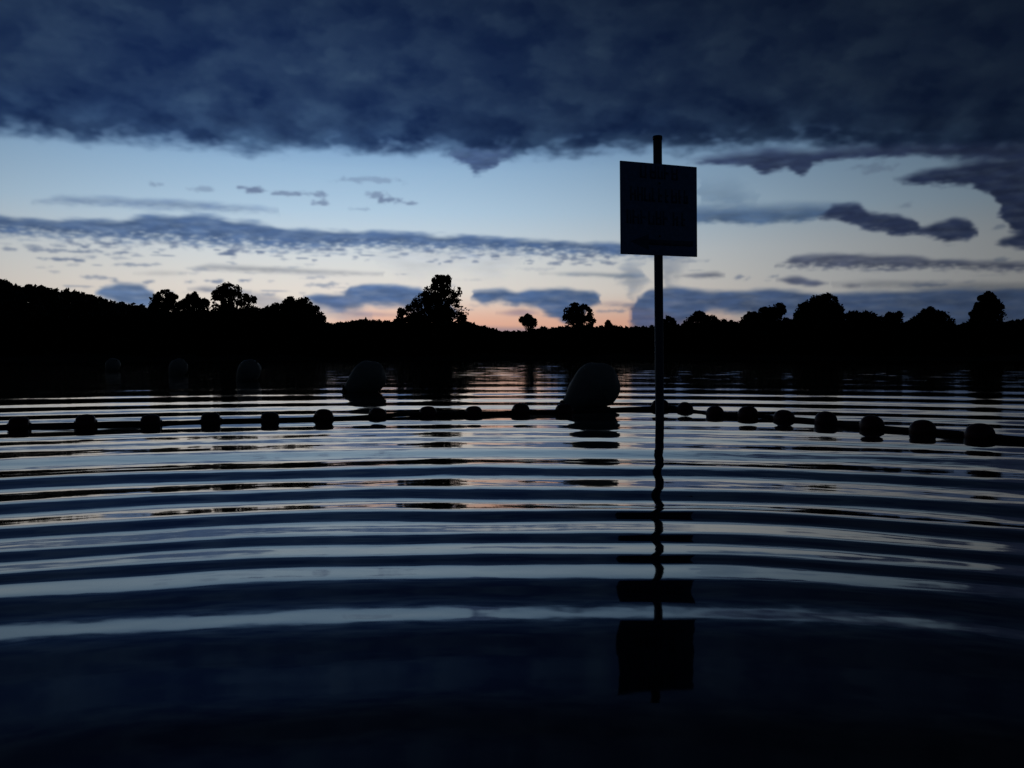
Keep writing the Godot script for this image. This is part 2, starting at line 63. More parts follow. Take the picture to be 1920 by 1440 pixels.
const FLOATS := [[-4.39, -6.22, 0.068], [-3.98, -6.36, 0.068], [-3.56, -6.50, 0.069], [-3.15, -6.65, 0.069], [-2.73, -6.80, 0.072], [-2.35, -7.02, 0.073], [-1.92, -7.14, 0.072], [-1.53, -7.31, 0.071], [-1.14, -7.63, 0.070], [-0.74, -7.91, 0.073], [-0.34, -7.98, 0.073], [0.08, -8.21, 0.075], [0.48, -8.28, 0.076], [1.46, -8.87, 0.081], [1.64, -8.53, 0.071], [1.80, -7.98, 0.073], [2.00, -7.63, 0.077], [2.21, -7.31, 0.078], [2.41, -6.91, 0.076], [2.58, -6.45, 0.076], [2.78, -6.09, 0.078], [2.98, -5.73, 0.081], [3.19, -5.38, 0.086], [3.39, -5.01, 0.092]]

const EYE := Vector3(0, 0.52, 0)
const RING_CENTRE := Vector2(-0.04, 0.66)   # x, z of the place the ripples spread from

var rng := RandomNumberGenerator.new()
var leaf_mats := {}
var bark: StandardMaterial3D
var taken := {}

func _ready() -> void:
	rng.seed = 7
	# ---------------------------------------------------------------- camera, sky, sun
	var cam := Camera3D.new()
	cam.name = "camera"
	cam.fov = 46.15
	cam.near = 0.05
	cam.far = 6000.0
	add_child(cam)
	cam.position = EYE
	cam.rotation_degrees = Vector3(-1.762, 0, 0)
	cam.current = true

	var env := Environment.new()
	env.background_mode = Environment.BG_SKY
	var sky := Sky.new()
	var pano := PanoramaSkyMaterial.new()
	pano.panorama = ImageTexture.create_from_image(dusk_sky())
	pano.energy_multiplier = 1.0
	sky.sky_material = pano
	env.sky = sky
	env.tonemap_mode = Environment.TONE_MAPPER_LINEAR
	env.tonemap_exposure = 1.0
	env.sdfgi_enabled = true
	env.ssao_enabled = true
	env.ssil_enabled = true
	var we := WorldEnvironment.new()
	we.name = "world_environment"
	we.environment = env
	add_child(we)

	var sun := DirectionalLight3D.new()      # already set: four degrees below the horizon
	sun.name = "sun"
	sun.light_color = Color(1.0, 0.78, 0.6)
	sun.light_energy = 0.1
	sun.light_angular_distance = 0.5
	sun.shadow_enabled = true
	add_child(sun)
	sun.rotation_degrees = Vector3(4.0, 172.0, 0)

	# ---------------------------------------------------------------- materials
	bark = mat(Color(0.05, 0.04, 0.03), 0.9)
	for k in 4:
		var c: Color = [Color(0.022, 0.032, 0.014), Color(0.028, 0.036, 0.014), Color(0.02, 0.03, 0.018), Color(0.03, 0.034, 0.018)][k]
		var m := mat(c, 0.85)
		m.metallic_specular = 0.2
		leaf_mats[k] = m

	build_ground()
	build_water()
	build_woods()
	build_trees()
	build_sign()
	build_buoys()
	build_float_line()

# ==================================================================== helpers
func lin(r: float, g: float, b: float) -> Color:
	return Color(r, g, b).linear_to_srgb()

func mat(c: Color, rough: float, metal := 0.0) -> StandardMaterial3D:
	var m := StandardMaterial3D.new()
	m.albedo_color = c.linear_to_srgb()
	m.roughness = rough
	m.metallic = metal
	m.cull_mode = BaseMaterial3D.CULL_DISABLED
	return m

func noise(s: int, freq: float, oct := 4) -> FastNoiseLite:
	var n := FastNoiseLite.new()
	n.seed = s
	n.noise_type = FastNoiseLite.TYPE_SIMPLEX_SMOOTH
	n.frequency = freq
	n.fractal_type = FastNoiseLite.FRACTAL_FBM
	n.fractal_octaves = oct
	return n

func table(t: Array, x: float, col := 1) -> float:
	if x <= t[0][0]:
		return t[0][col]
	for i in range(1, t.size()):
		if x <= t[i][0]:
			var u: float = (x - t[i - 1][0]) / (t[i][0] - t[i - 1][0])
			return lerpf(t[i - 1][col], t[i][col], u)
	return t[t.size() - 1][col]

func smooth_table(t: Array, x: float, col := 1) -> float:
	if x <= t[0][0]:
		return t[0][col]
	for i in range(1, t.size()):
		if x <= t[i][0]:
			var u: float = (x - t[i - 1][0]) / (t[i][0] - t[i - 1][0])
			return lerpf(t[i - 1][col], t[i][col], u * u * (3.0 - 2.0 * u))
	return t[t.size() - 1][col]

func numbered(called: String) -> String:
	if not taken.has(called):
		taken[called] = 0
		return called
	taken[called] += 1
	return "%s_%03d" % [called, taken[called]]

func thing(called: String, label: String, category: String, at: Vector3, group := "") -> Node3D:
	var o := Node3D.new()
	o.name = numbered(called)
	add_child(o)
	o.position = at
	o.set_meta("label", label)
	o.set_meta("category", category)
	if group != "":
		o.set_meta("group", group)
	return o

func part(called: String, mesh: Mesh, m: Material, parent: Node) -> MeshInstance3D:
	var o := MeshInstance3D.new()
	o.name = called
	o.mesh = mesh
	o.material_override = m
	parent.add_child(o, true)
	return o

func structure(called: String, mesh: Mesh, m: Material) -> MeshInstance3D:
	var o := part(called, mesh, m, self)
	o.set_meta("kind", "structure")
	return o

func mesh_from(v: PackedVector3Array, n: PackedVector3Array, idx := PackedInt32Array()) -> ArrayMesh:
	var a := []
	a.resize(Mesh.ARRAY_MAX)
	a[Mesh.ARRAY_VERTEX] = v
	a[Mesh.ARRAY_NORMAL] = n
	if idx.size() > 0:
		a[Mesh.ARRAY_INDEX] = idx
	var am := ArrayMesh.new()
	am.add_surface_from_arrays(Mesh.PRIMITIVE_TRIANGLES, a)
	return am

# a body of revolution round +Y (profile: [radius, height] pairs), smooth
func lathe(profile: Array, seg: int) -> ArrayMesh:
	var st := SurfaceTool.new()
	st.begin(Mesh.PRIMITIVE_TRIANGLES)
	st.set_smooth_group(0)
	for i in profile.size() - 1:
		for k in seg:
			var a0 := TAU * k / seg
			var a1 := TAU * (k + 1) / seg
			var p: Array = profile[i]
			var q: Array = profile[i + 1]
			var v00 := Vector3(p[0] * cos(a0), p[1], p[0] * sin(a0))
			var v01 := Vector3(p[0] * cos(a1), p[1], p[0] * sin(a1))
			var v10 := Vector3(q[0] * cos(a0), q[1], q[0] * sin(a0))
			var v11 := Vector3(q[0] * cos(a1), q[1], q[0] * sin(a1))
			for v in [v00, v10, v11, v00, v11, v01]:
				st.add_vertex(v)
	st.index()
	st.generate_normals()
	return st.commit()

# a round tube along points, with a radius for each
func tube(st: SurfaceTool, pts: Array, radii: Array, seg := 8) -> void:
	var rings := []
	for i in pts.size():
		var d: Vector3 = (pts[mini(i + 1, pts.size() - 1)] - pts[maxi(i - 1, 0)]).normalized()
		var side := d.cross(Vector3.UP if absf(d.y) < 0.9 else Vector3.RIGHT).normalized()
		var up := side.cross(d)
		var ring := []
		for k in seg:
			var a := TAU * k / seg
			ring.append(pts[i] + (side * cos(a) + up * sin(a)) * radii[i])
		rings.append(ring)
	for i in pts.size() - 1:
		for k in seg:
			var k1 := (k + 1) % seg
			for v in [rings[i][k], rings[i + 1][k1], rings[i + 1][k], rings[i][k], rings[i][k1], rings[i + 1][k1]]:
				st.add_vertex(v)
	for e in [0, pts.size() - 1]:
		for k in seg:
			st.add_vertex(pts[e])
			st.add_vertex(rings[e][k])
			st.add_vertex(rings[e][(k + 1) % seg])

func begin() -> SurfaceTool:
	var st := SurfaceTool.new()
	st.begin(Mesh.PRIMITIVE_TRIANGLES)
	st.set_smooth_group(0)
	return st

func finish(st: SurfaceTool) -> ArrayMesh:
	st.index()
	st.generate_normals()
	return st.commit()

# a box with chamfered edges
func chamfer_box(size: Vector3, c: float) -> ArrayMesh:
	var st := SurfaceTool.new()
	st.begin(Mesh.PRIMITIVE_TRIANGLES)
	st.set_smooth_group(-1)
	var h := size * 0.5
	var axes := [Vector3.RIGHT, Vector3.UP, Vector3.BACK]
	var pts := {}
	for sx in [-1, 1]:
		for sy in [-1, 1]:
			for sz in [-1, 1]:
				for ax in 3:
					var p := Vector3(sx * h.x, sy * h.y, sz * h.z)
					for b in 3:
						if b != ax:
							p[b] -= signf(p[b]) * c
					pts[[sx, sy, sz, ax]] = p
	var quads := []
	for ax in 3:
		var b := (ax + 1) % 3
		var d := (ax + 2) % 3
		for s in [-1, 1]:
			var q := []
			for uv in [[-1, -1], [1, -1], [1, 1], [-1, 1]]:
				var key := [0, 0, 0, ax]
				key[ax] = s
				key[b] = uv[0]
				key[d] = uv[1]
				q.append(pts[key])
			quads.append(q)
		for s in [-1, 1]:
			for t in [-1, 1]:
				var q := []
				for e in [[-1, b], [1, b], [1, d], [-1, d]]:
					var key := [0, 0, 0, e[1]]
					key[ax] = e[0]
					key[b] = s
					key[d] = t
					q.append(pts[key])
				quads.append(q)
	for sx in [-1, 1]:
		for sy in [-1, 1]:
			for sz in [-1, 1]:
				quads.append([pts[[sx, sy, sz, 0]], pts[[sx, sy, sz, 1]], pts[[sx, sy, sz, 2]]])
	for q in quads:
		var n: Vector3 = (q[1] - q[0]).cross(q[2] - q[0])
		var mid: Vector3 = (q[0] + q[1] + q[2]) / 3.0
		var order: Array = q.duplicate()
		if n.dot(mid) > 0:
			order.reverse()
		st.add_vertex(order[0]); st.add_vertex(order[1]); st.add_vertex(order[2])
		if order.size() == 4:
			st.add_vertex(order[0]); st.add_vertex(order[2]); st.add_vertex(order[3])
	st.generate_normals()
	return st.commit()

# ==================================================================== sky
const SKY_W := 4096
const SKY_H := 2048
const CLEAR := [   # elevation, sRGB of the clear air towards the afterglow
	[-2.0, 176, 150, 142], [1.0, 214, 180, 164], [1.9, 226, 205, 190], [3.0, 227, 215, 203], [4.2, 226, 219, 211],
	[5.3, 219, 219, 216], [6.6, 208, 216, 221], [9.0, 176, 202, 223], [11.5, 150, 183, 213], [13.6, 116, 154, 195],
	[20.0, 80, 118, 166], [45.0, 40, 64, 112], [90.0, 26, 42, 84]]

var n_edge: FastNoiseLite
var n_deck: FastNoiseLite
var n_deck2: FastNoiseLite
var n_rag: FastNoiseLite
var n_mot: FastNoiseLite

func glow_at(az: float) -> float:            # the afterglow weakens round the compass
	var d := absf(wrapf(az + 11.0, -180.0, 180.0))
	return 0.22 + 0.78 * exp(-(d / 46.0) * (d / 46.0))

func clear_air(az: float, el: float) -> Vector3:
	var c := Vector3(table(CLEAR, el, 1), table(CLEAR, el, 2), table(CLEAR, el, 3))
	var g := glow_at(az)
	# pink lies only over the place where the sun went down
	var pink := smoothstep(-14.0, -8.0, az) * smoothstep(17.0, 9.0, az) * smoothstep(4.2, 2.0, el)
	c += Vector3(5, -27, -36) * pink
	# away from it the low sky turns grey
	var grey := (c.x + c.y + c.z) / 3.0
	c = c.lerp(Vector3(grey * 0.96, grey, grey * 1.03), 0.55 * smoothstep(8.0, 24.0, az) * smoothstep(9.0, 5.0, el))
	return c * g

func deck_edge(az: float) -> float:
	var a := wrapf(az, -180.0, 180.0)
	var e := smooth_table(DECK_EDGE, a)
	return e - 11.0 * smoothstep(38.0, 110.0, absf(a + 5.0))   # elsewhere the deck reaches down to the horizon

func sky_colour(az: float, el: float) -> Vector3:
	var c := clear_air(az, el)
	var e := maxf(el, 1.0)
	var cot := 1.0 / tan(deg_to_rad(minf(e, 89.5)))
	var ra := deg_to_rad(az)
	var px := sin(ra) * cot
	var pz := -cos(ra) * cot
	var edge := deck_edge(az)
	var ragged := n_edge.get_noise_2d(az * 1.0, el * 1.7) * 0.4 + n_rag.get_noise_2d(az * 0.9, el * 2.6 + 9.0) * 0.3
	var cover := smoothstep(-0.45, 0.6, el - edge + ragged)
	# wisps along the rim
	cover *= 1.0 - 0.5 * smoothstep(-0.05, 0.6, n_rag.get_noise_2d(az * 0.8 + 70.0, el * 1.6)) * smoothstep(1.5, 0.2, absf(el - edge))
	if cover > 0.0:
		var a := n_deck.get_noise_2d(px, pz)
		var b := n_deck2.get_noise_2d(az, el * 1.8)
		var w := n_edge.get_noise_2d(az * 0.7 + b * 4.0, el * 1.5 + 30.0)
		var t := clampf(0.44 + a * 0.42 + b * 0.6 + w * 0.2, 0.0, 1.0)
		var dk := Vector3(21, 40, 78).lerp(Vector3(51, 73, 103), t)
		# just above its rim the deck is thinner and lets some of the blue through
		dk += Vector3(12, 18, 24) * smoothstep(4.0, 0.0, el - edge) * (0.5 + b)
		var g := 0.44 + 0.56 * exp(-pow(absf(wrapf(az + 17.0, -180.0, 180.0)) / 32.0, 2.0))
		dk *= g * lerpf(1.0, 0.42, smoothstep(15.0, 33.0, el))
		c = c.lerp(dk, cover)
	return c

func draw_px(img: Image, x: int, y: int, c: Vector3, k: float) -> void:
	var xx := posmod(x, SKY_W)
	var o := img.get_pixel(xx, y)
	img.set_pixel(xx, y, o.lerp(Color(c.x / 255.0, c.y / 255.0, c.z / 255.0), k))

func dusk_sky() -> Image:
	n_edge = noise(11, 0.32, 5)
	n_deck = noise(12, 0.9, 5)
	n_deck2 = noise(13, 0.22, 5)
	n_rag = noise(14, 0.5, 3)
	n_mot = noise(15, 1.3, 3)
	var low := Image.create(512, 512, false, Image.FORMAT_RGB8)
	for y in 512:
		var el := 90.0 - (y + 0.5) / 512.0 * 180.0
		for x in 512:
			var az := (x + 0.5) / 512.0 * 360.0 - 180.0
			var c := sky_colour(az, maxf(el, -2.0)) if el > -3.0 else Vector3(60, 55, 62)
			low.set_pixel(x, y, Color(c.x / 255.0, c.y / 255.0, c.z / 255.0))
	low.resize(SKY_W, SKY_H, Image.INTERPOLATE_CUBIC)
	var ppd := SKY_W / 360.0
	var x0 := int((180.0 - 40.0) * ppd)
	var x1 := int((180.0 + 40.0) * ppd)
	var y0 := int((90.0 - 26.0) * ppd)
	var y1 := int((90.0 + 1.0) * ppd)
	for y in range(y0, y1):
		var el := 90.0 - (y + 0.5) / ppd
		for x in range(x0, x1):
			var c := sky_colour((x + 0.5) / ppd - 180.0, el)
			low.set_pixel(x, y, Color(c.x / 255.0, c.y / 255.0, c.z / 255.0))
	for b in CLOUD_BANDS:
		draw_band(low, b)
	for fk in CLOUD_FLECKS:
		draw_fleck(low, fk, Vector3(96, 112, 142))
	# the same kind of flecks and streaks carry on round the sky, outside the view
	var r := RandomNumberGenerator.new()
	r.seed = 5
	for k in 60:
		var az := r.randf_range(33.0, 115.0) * (1.0 if r.randf() < 0.5 else -1.0)
		draw_fleck(low, [az, r.randf_range(3.0, 10.0), r.randf_range(0.8, 5.0), r.randf_range(0.12, 0.5), r.randf_range(0.4, 0.9)], Vector3(84, 104, 142))
	# Godot puts azimuth 0 at the left end of a panorama
	var turned := Image.create(SKY_W, SKY_H, false, Image.FORMAT_RGB8)
	turned.blit_rect(low, Rect2i(SKY_W / 2, 0, SKY_W / 2, SKY_H), Vector2i.ZERO)
	turned.blit_rect(low, Rect2i(0, 0, SKY_W / 2, SKY_H), Vector2i(SKY_W / 2, 0))
	return turned

func draw_band(img: Image, b: Array) -> void:
	var pts: Array = b[0]
	var col := Vector3(b[1][0], b[1][1], b[1][2])
	var ppd := SKY_W / 360.0
	var lo := 90.0
	var hi := -5.0
	for p in pts:
		hi = maxf(hi, p[1])
		lo = minf(lo, p[2])
	var y0 := int((90.0 - hi - 1.0) * ppd)
	var y1 := mini(int((90.0 - lo + 1.2) * ppd), int(90.6 * ppd))
	var x0 := int((180.0 + pts[0][0] - 1.0) * ppd)
	var x1 := int((180.0 + pts[pts.size() - 1][0] + 1.0) * ppd)
	for x in range(x0, x1):
		var az := (x + 0.5) / ppd - 180.0
		for y in range(y0, y1):
			var el := 90.0 - (y + 0.5) / ppd
			var aw: float = az + n_rag.get_noise_2d(az * 0.7 + 50.0, el * 2.0) * b[5] * 2.0
			if aw < pts[0][0] or aw > pts[pts.size() - 1][0]:
				continue
			var top := smooth_table(pts, aw, 1)
			var bot := smooth_table(pts, aw, 2)
			var nz := n_rag.get_noise_2d(az * 0.8, el * 4.2) * 0.75 + n_edge.get_noise_2d(az * 0.9, el * 2.2) * 0.5
			var mo := n_mot.get_noise_2d(az * 0.85, el * 3.4)
			var inside_top := smoothstep(-b[3] * 1.0 - 0.05, b[3] * 1.4 + 0.08, top - el + nz * b[5])
			var inside_bot := smoothstep(-b[4] * 0.9 - 0.05, b[4] * 1.2 + 0.06, el - bot + (nz + mo * 0.7 * b[6]) * b[5] * 1.1)
			var k: float = inside_top * inside_bot * b[2] * clampf(0.96 + 0.24 * n_deck2.get_noise_2d(az * 2.0 + 20.0, el * 9.0), 0.0, 1.0)
			if b[6] == 2:
				k *= clampf(1.0 + mo * 0.9 * smoothstep(0.2, 1.0, (top - el) / maxf(top - bot, 0.05)), 0.0, 1.0)
			if k > 0.004:
				var c := col * (0.95 + 0.2 * nz) * (glow_at(az) + 0.04)
				draw_px(img, x, y, c, k)

func draw_fleck(img: Image, fk: Array, col: Vector3) -> void:
	var ppd := SKY_W / 360.0
	var y0 := int((90.0 - fk[1] - fk[3] * 2.0) * ppd)
	var y1 := int((90.0 - fk[1] + fk[3] * 2.0) * ppd) + 1
	var x0 := int((180.0 + fk[0] - fk[2] * 1.8) * ppd)
	var x1 := int((180.0 + fk[0] + fk[2] * 1.8) * ppd) + 1
	for x in range(x0, x1):
		var az := (x + 0.5) / ppd - 180.0
		for y in range(y0, y1):
			var el := 90.0 - (y + 0.5) / ppd
			var da: float = (az - fk[0]) / fk[2]
			var de: float = (el - fk[1] - 0.1 * fk[3] * da) / fk[3]
			var rr := sqrt(da * da + de * de) + n_rag.get_noise_2d(az * 2.2, el * 4.0) * 0.9
			var k: float = smoothstep(1.25, 0.35, rr) * fk[4]
			if k > 0.004:
				draw_px(img, x, y, col * (glow_at(az) + 0.04), k)

# ==================================================================== ground
const SHORE := [[-180, 4], [-130, 6], [-95, 22], [-65, 52], [-40, 82], [-25, 102], [-10, 126], [0, 130], [22, 128], [42, 108], [65, 60], [95, 22], [130, 6], [180, 4]]

func ground_height(x: float, z: float) -> float:
	var az := rad_to_deg(atan2(x, -z))
	var d := sqrt(x * x + z * z)
	var shore := smooth_table(SHORE, az) + n_rag.get_noise_2d(az * 0.5, 9.0) * smooth_table(SHORE, az) * 0.02
	if d < shore:
		return -minf(2.6, (shore - d) * 0.22)
	var h := minf(0.9, (d - shore) * 0.25) + 0.004 * (d - shore) * (1.0 if d < 900.0 else 900.0 / d)
	h += 7.5 * smoothstep(-13.0, -30.0, az) * smoothstep(-150.0, -90.0, az) * smoothstep(25.0, 90.0, d - shore)
	return h + n_edge.get_noise_2d(x * 0.1, z * 0.1) * 0.25

func build_ground() -> void:
	var v := PackedVector3Array()
	var n := PackedVector3Array()
	var idx := PackedInt32Array()
	var radii := [0.0]
	var r := 2.0
	while r < 4500.0:
		radii.append(r)
		r *= 1.06
	var seg := 240
	for ri in radii.size():
		for k in seg:
			var a := TAU * k / seg
			var x: float = sin(a) * radii[ri]
			var z: float = -cos(a) * radii[ri]
			var e := maxf(0.3, radii[ri] * 0.02)
			v.append(Vector3(x, ground_height(x, z), z))
			n.append(Vector3(ground_height(x - e, z) - ground_height(x + e, z), 2.0 * e, ground_height(x, z - e) - ground_height(x, z + e)).normalized())
	for ri in radii.size() - 1:
		for k in seg:
			var a := ri * seg + k
			var b := ri * seg + (k + 1) % seg
			idx.append_array([a, a + seg, b, b, a + seg, b + seg])
	var m := mat(Color(0.035, 0.04, 0.02), 0.95)
	var nt := NoiseTexture2D.new()
	nt.width = 512
	nt.height = 512
	nt.seamless = true
	nt.noise = noise(31, 0.02, 5)
	var ramp := Gradient.new()
	ramp.set_color(0, lin(0.022, 0.026, 0.012))
	ramp.set_color(1, lin(0.06, 0.058, 0.034))
	nt.color_ramp = ramp
	m.albedo_color = Color.WHITE
	m.albedo_texture = nt
	m.uv1_triplanar = true
	m.uv1_world_triplanar = true
	m.uv1_scale = Vector3(0.15, 0.15, 0.15)
	structure("ground", mesh_from(v, n, idx), m)

# ==================================================================== water
# distance from the ring centre at which each ripple turns its far side to the eye
const CRESTS := [0.30, 0.62, 0.98, 1.36, 1.76, 2.14, 2.51, 2.87, 3.09, 3.39, 3.80, 4.37, 5.08, 5.99, 6.65, 7.30, 8.2, 9.2, 10.5, 12.1, 14.0, 16.6, 20.0, 25.0]
const STEEP := [   # distance from the ring centre, slope in degrees
	[0.0, 0.0], [0.6, 0.25], [1.4, 0.5], [2.0, 1.0], [2.3, 1.0], [2.41, 1.7], [2.51, 3.3], [2.61, 1.9], [2.72, 2.1], [2.87, 2.5], [3.39, 3.0], [3.8, 4.3], [4.05, 3.5], [4.37, 3.2], [4.7, 3.2],
	[5.08, 3.3], [5.45, 1.9], [6.0, 2.1], [6.4, 1.3], [7.0, 1.2], [7.6, 1.4], [8.2, 1.5], [9.2, 1.4], [10.5, 1.1], [12.1, 0.8], [14.0, 0.4], [20.0, 0.15], [25.0, 0.0]]

var wave_table := PackedFloat32Array()

func make_wave_table() -> void:
	var step := 0.01
	var cnt := 2600
	var hgt := 0.0
	var raw := PackedFloat32Array()
	for i in cnt:
		var r := i * step
		var ph := 0.0
		for k in range(1, CRESTS.size()):
			if r <= CRESTS[k] or k == CRESTS.size() - 1:
				ph = TAU * (k - 1 + clampf((r - CRESTS[k - 1]) / (CRESTS[k] - CRESTS[k - 1]), -1.0, 1.0))
				break
		var s := -tan(deg_to_rad(smooth_table(STEEP, r))) * (cos(ph) - 0.25 * cos(2.0 * ph))
		hgt += s * step
		raw.append(hgt)
	# take the slow drift out so that the mean level stays at zero
	for i in cnt:
		var w := int(clampf(i * 0.12 + 12.0, 12.0, 200.0))
		var sum := 0.0
		var c := 0
		for j in range(maxi(0, i - w), mini(cnt, i + w), 4):
			sum += raw[j]
			c += 1
		wave_table.append(raw[i] - sum / c)

func ring_wave(r: float) -> float:
	var f := r / 0.01
	var i := int(f)
	if i >= wave_table.size() - 2:
		return 0.0
	return lerpf(wave_table[i], wave_table[i + 1], f - i)

func build_water() -> void:
	make_wave_table()
	var n_warp := noise(41, 1.0, 2)
	var n_amp := noise(42, 1.0, 2)
	var n_chop := noise(43, 1.0, 3)
	var angles := PackedFloat32Array()
	var a := -48.0
	while a < 48.0:
		angles.append(deg_to_rad(a))
		a += 0.4
	while a < 312.0:
		angles.append(deg_to_rad(a))
		a += 3.0
	var radii := PackedFloat32Array()
	var r := 0.02
	while r < 420.0:
		radii.append(r)
		if r < 6.0:
			r += 0.014
		elif r < 16.0:
			r += 0.014 * r / 6.0 * 1.2
		else:
			r *= 1.006 if r < 60.0 else 1.012
	var na := angles.size()
	var nr := radii.size()
	var v := PackedVector3Array()
	v.resize(na * nr)
	for i in nr:
		var rr := radii[i]
		var chop_amp := 0.0006 * pow(clampf(rr / 5.0, 0.1, 1.0), 2.2)
		var fine := 0.018 if rr < 60.0 else 0.036
		var breeze := 0.015 * fine * minf(rr, 125.0) * smoothstep(12.0, 26.0, rr)
		for k in na:
			var th := angles[k]
			var dx := sin(th)
			var dz := -cos(th)
			var warp := n_warp.get_noise_2d(dx * 2.2 + 3.0, rr * 0.45) * 0.045 + n_warp.get_noise_2d(th * 2.6 + 40.0, rr * 0.9) * 0.025
			var amp := clampf(1.0 + 0.45 * n_amp.get_noise_2d(th * 1.6 + 7.0, rr * 0.5), 0.45, 1.4)
			var h := ring_wave(rr + warp) * amp
			# a second, weaker set spreading from the side
			var x := RING_CENTRE.x + dx * rr
			var z := RING_CENTRE.y + dz * rr
			var r2 := Vector2(x + 2.6, z - 1.4).length()
			h += 0.0002 * sin(r2 * TAU / 0.55) * smoothstep(1.5, 3.2, rr) * smoothstep(9.0, 4.5, rr) * (0.6 + n_amp.get_noise_2d(x, z))
			h += chop_amp * n_chop.get_noise_2d(th * 12.0, log(rr) * 22.0)
			if rr > 11.0:
				# a breath of wind roughens strips off the far shore
				var deg := rad_to_deg(th)
				var gust := smoothstep(94.0, 104.0, rr) * smoothstep(-4.0, -1.0, deg) * smoothstep(17.0, 14.0, deg) * smoothstep(-0.25, 0.1, n_amp.get_noise_1d(deg * 0.4))
				h += breeze * (1.0 + 1.5 * gust) * n_chop.get_noise_2d(th * 14.0 + 300.0, log(rr) / fine)
			v[i * na + k] = Vector3(x, h, z)
	var nrm := PackedVector3Array()
	nrm.resize(na * nr)
	for i in nr:
		var i0 := maxi(i - 1, 0)
		var i1 := mini(i + 1, nr - 1)
		for k in na:
			var dr := v[i1 * na + k] - v[i0 * na + k]
			var dt := v[i * na + (k + 1) % na] - v[i * na + (k + na - 1) % na]
			var q := dt.cross(dr)
			nrm[i * na + k] = (q if q.y > 0.0 else -q).normalized()
	var idx := PackedInt32Array()
	idx.resize((nr - 1) * na * 6)
	var c := 0
	for i in nr - 1:
		for k in na:
			var p := i * na + k
			var q := i * na + (k + 1) % na
			idx[c] = p; idx[c + 1] = p + na; idx[c + 2] = q
			idx[c + 3] = q; idx[c + 4] = p + na; idx[c + 5] = q + na
			c += 6
	structure("lake_water", mesh_from(v, nrm, idx), water_material(0.035, 0.35))

func water_material(rough: float, bump: float) -> StandardMaterial3D:
	var m := mat(Color(0.002, 0.0035, 0.005), rough)
	m.metallic_specular = 0.36
	var nt := NoiseTexture2D.new()
	nt.width = 512
	nt.height = 512
	nt.seamless = true
	nt.as_normal_map = true
	nt.bump_strength = 3.0
	nt.noise = noise(51, 0.012, 4)
	m.normal_enabled = true
	m.normal_scale = bump * 0.06
	m.normal_texture = nt
	m.uv1_triplanar = true
	m.uv1_world_triplanar = true
	m.uv1_scale = Vector3(0.22, 0.22, 0.4)
	return m

# ==================================================================== foliage
func leaf(v: PackedVector3Array, n: PackedVector3Array, p: Vector3, s: float) -> void:
	var d := Vector3(rng.randfn(), rng.randfn(), rng.randfn()).normalized()
	var t := d.cross(Vector3(rng.randfn(), rng.randfn(), rng.randfn())).normalized()
	var b := d.cross(t)
	var p0 := p - t * s * 0.6
	var p1 := p + b * s * 0.36
	var p2 := p + t * s * rng.randf_range(0.45, 0.75)
	var p3 := p - b * s * rng.randf_range(0.25, 0.45)
	for q in [p0, p1, p2, p0, p2, p3]:
		v.append(q)
		n.append(d)

func dir_at(az: float, d: float) -> Vector3:
	return Vector3(sin(deg_to_rad(az)) * d, 0, -cos(deg_to_rad(az)) * d)

func build_trees() -> void:
	var gaps := noise(61, 0.42, 2)
	for t in TREES:
		var base := dir_at(t[2], t[3])
		base.y = ground_height(base.x, base.z) - 0.1
		var o := thing(t[0], t[1], "bush" if t[0] == "bush" else "tree", base, "trees along the far shore")
		o.rotation.y = -deg_to_rad(t[2])
		# every lobe of the crown carries smaller sprays that break its outline
		var lobes: Array = t[5].duplicate()
		for l in t[5]:
			for k in 5:
				var ang := rng.randf_range(-0.35 * PI, 1.35 * PI)
				var out: float = l[2] * rng.randf_range(0.65, 0.92)
				lobes.append([l[0] + cos(ang) * out, l[1] + sin(ang) * out * 0.92, l[2] * rng.randf_range(0.2, 0.42)])
		var style: int = t[4]
		var v := PackedVector3Array()
		var n := PackedVector3Array()
		var st := begin()
		var top := 0.0
		for l in lobes:
			top = maxf(top, l[1])
		var lean := rng.randf_range(-0.3, 0.3)
		var thick := clampf(top * 0.022, 0.05, 0.32)
		var th := top * 0.62 - base.y
		tube(st, [Vector3(0, -0.3, 0), Vector3(lean * 0.3, th * 0.35, 0), Vector3(lean, th * 0.7, 0), Vector3(lean * 0.6, th, 0)], [thick * 1.35, thick, thick * 0.8, thick * 0.45], 7)
		for l in lobes:
			var z: float = rng.randf_range(-0.5, 0.5) * l[2]
			var c := Vector3(l[0], l[1] - base.y, z)
			var from := Vector3(lean * 0.6, clampf(c.y * 0.55, 0.3, th), 0)
			tube(st, [from, from.lerp(c, 0.55) + Vector3(0, -0.12 * l[2], 0), c + Vector3(0, l[2] * 0.4, 0)], [thick * 0.5, thick * 0.28, 0.03], 5)
			var cnt := int(210.0 * l[2] * l[2] * [1.7, 1.4, 1.3, 1.25, 1.6][style]) + 160
			for k in cnt:
				var d := Vector3(rng.randfn(), rng.randfn(), rng.randfn()).normalized()
				var rad: float = l[2] * pow(rng.randf(), 0.42) * (1.0 if rng.randf() < 0.93 else rng.randf_range(1.0, 1.16)) * (1.0 + 0.3 * gaps.get_noise_3d(d.x * 4.0 + l[0], d.y * 4.0 + l[1], d.z * 4.0))
				var p := c + d * rad * Vector3(1, 0.95, 0.95)
				var g := gaps.get_noise_3d(p.x * 1.3 + t[2] * 9.0, p.y * 1.9, p.z * 0.5)
				var limit: float = [0.55, 0.34, 0.2, 0.42, 0.5][style]
				if style == 3 and l[0] > 1.6:
					limit = 0.1
				if g > limit:
					continue
				leaf(v, n, p, rng.randf_range(0.17, 0.42))
		part("trunk", finish(st), bark, o)
		part("crown", mesh_from(v, n), leaf_mats[rng.randi() % 4], o)

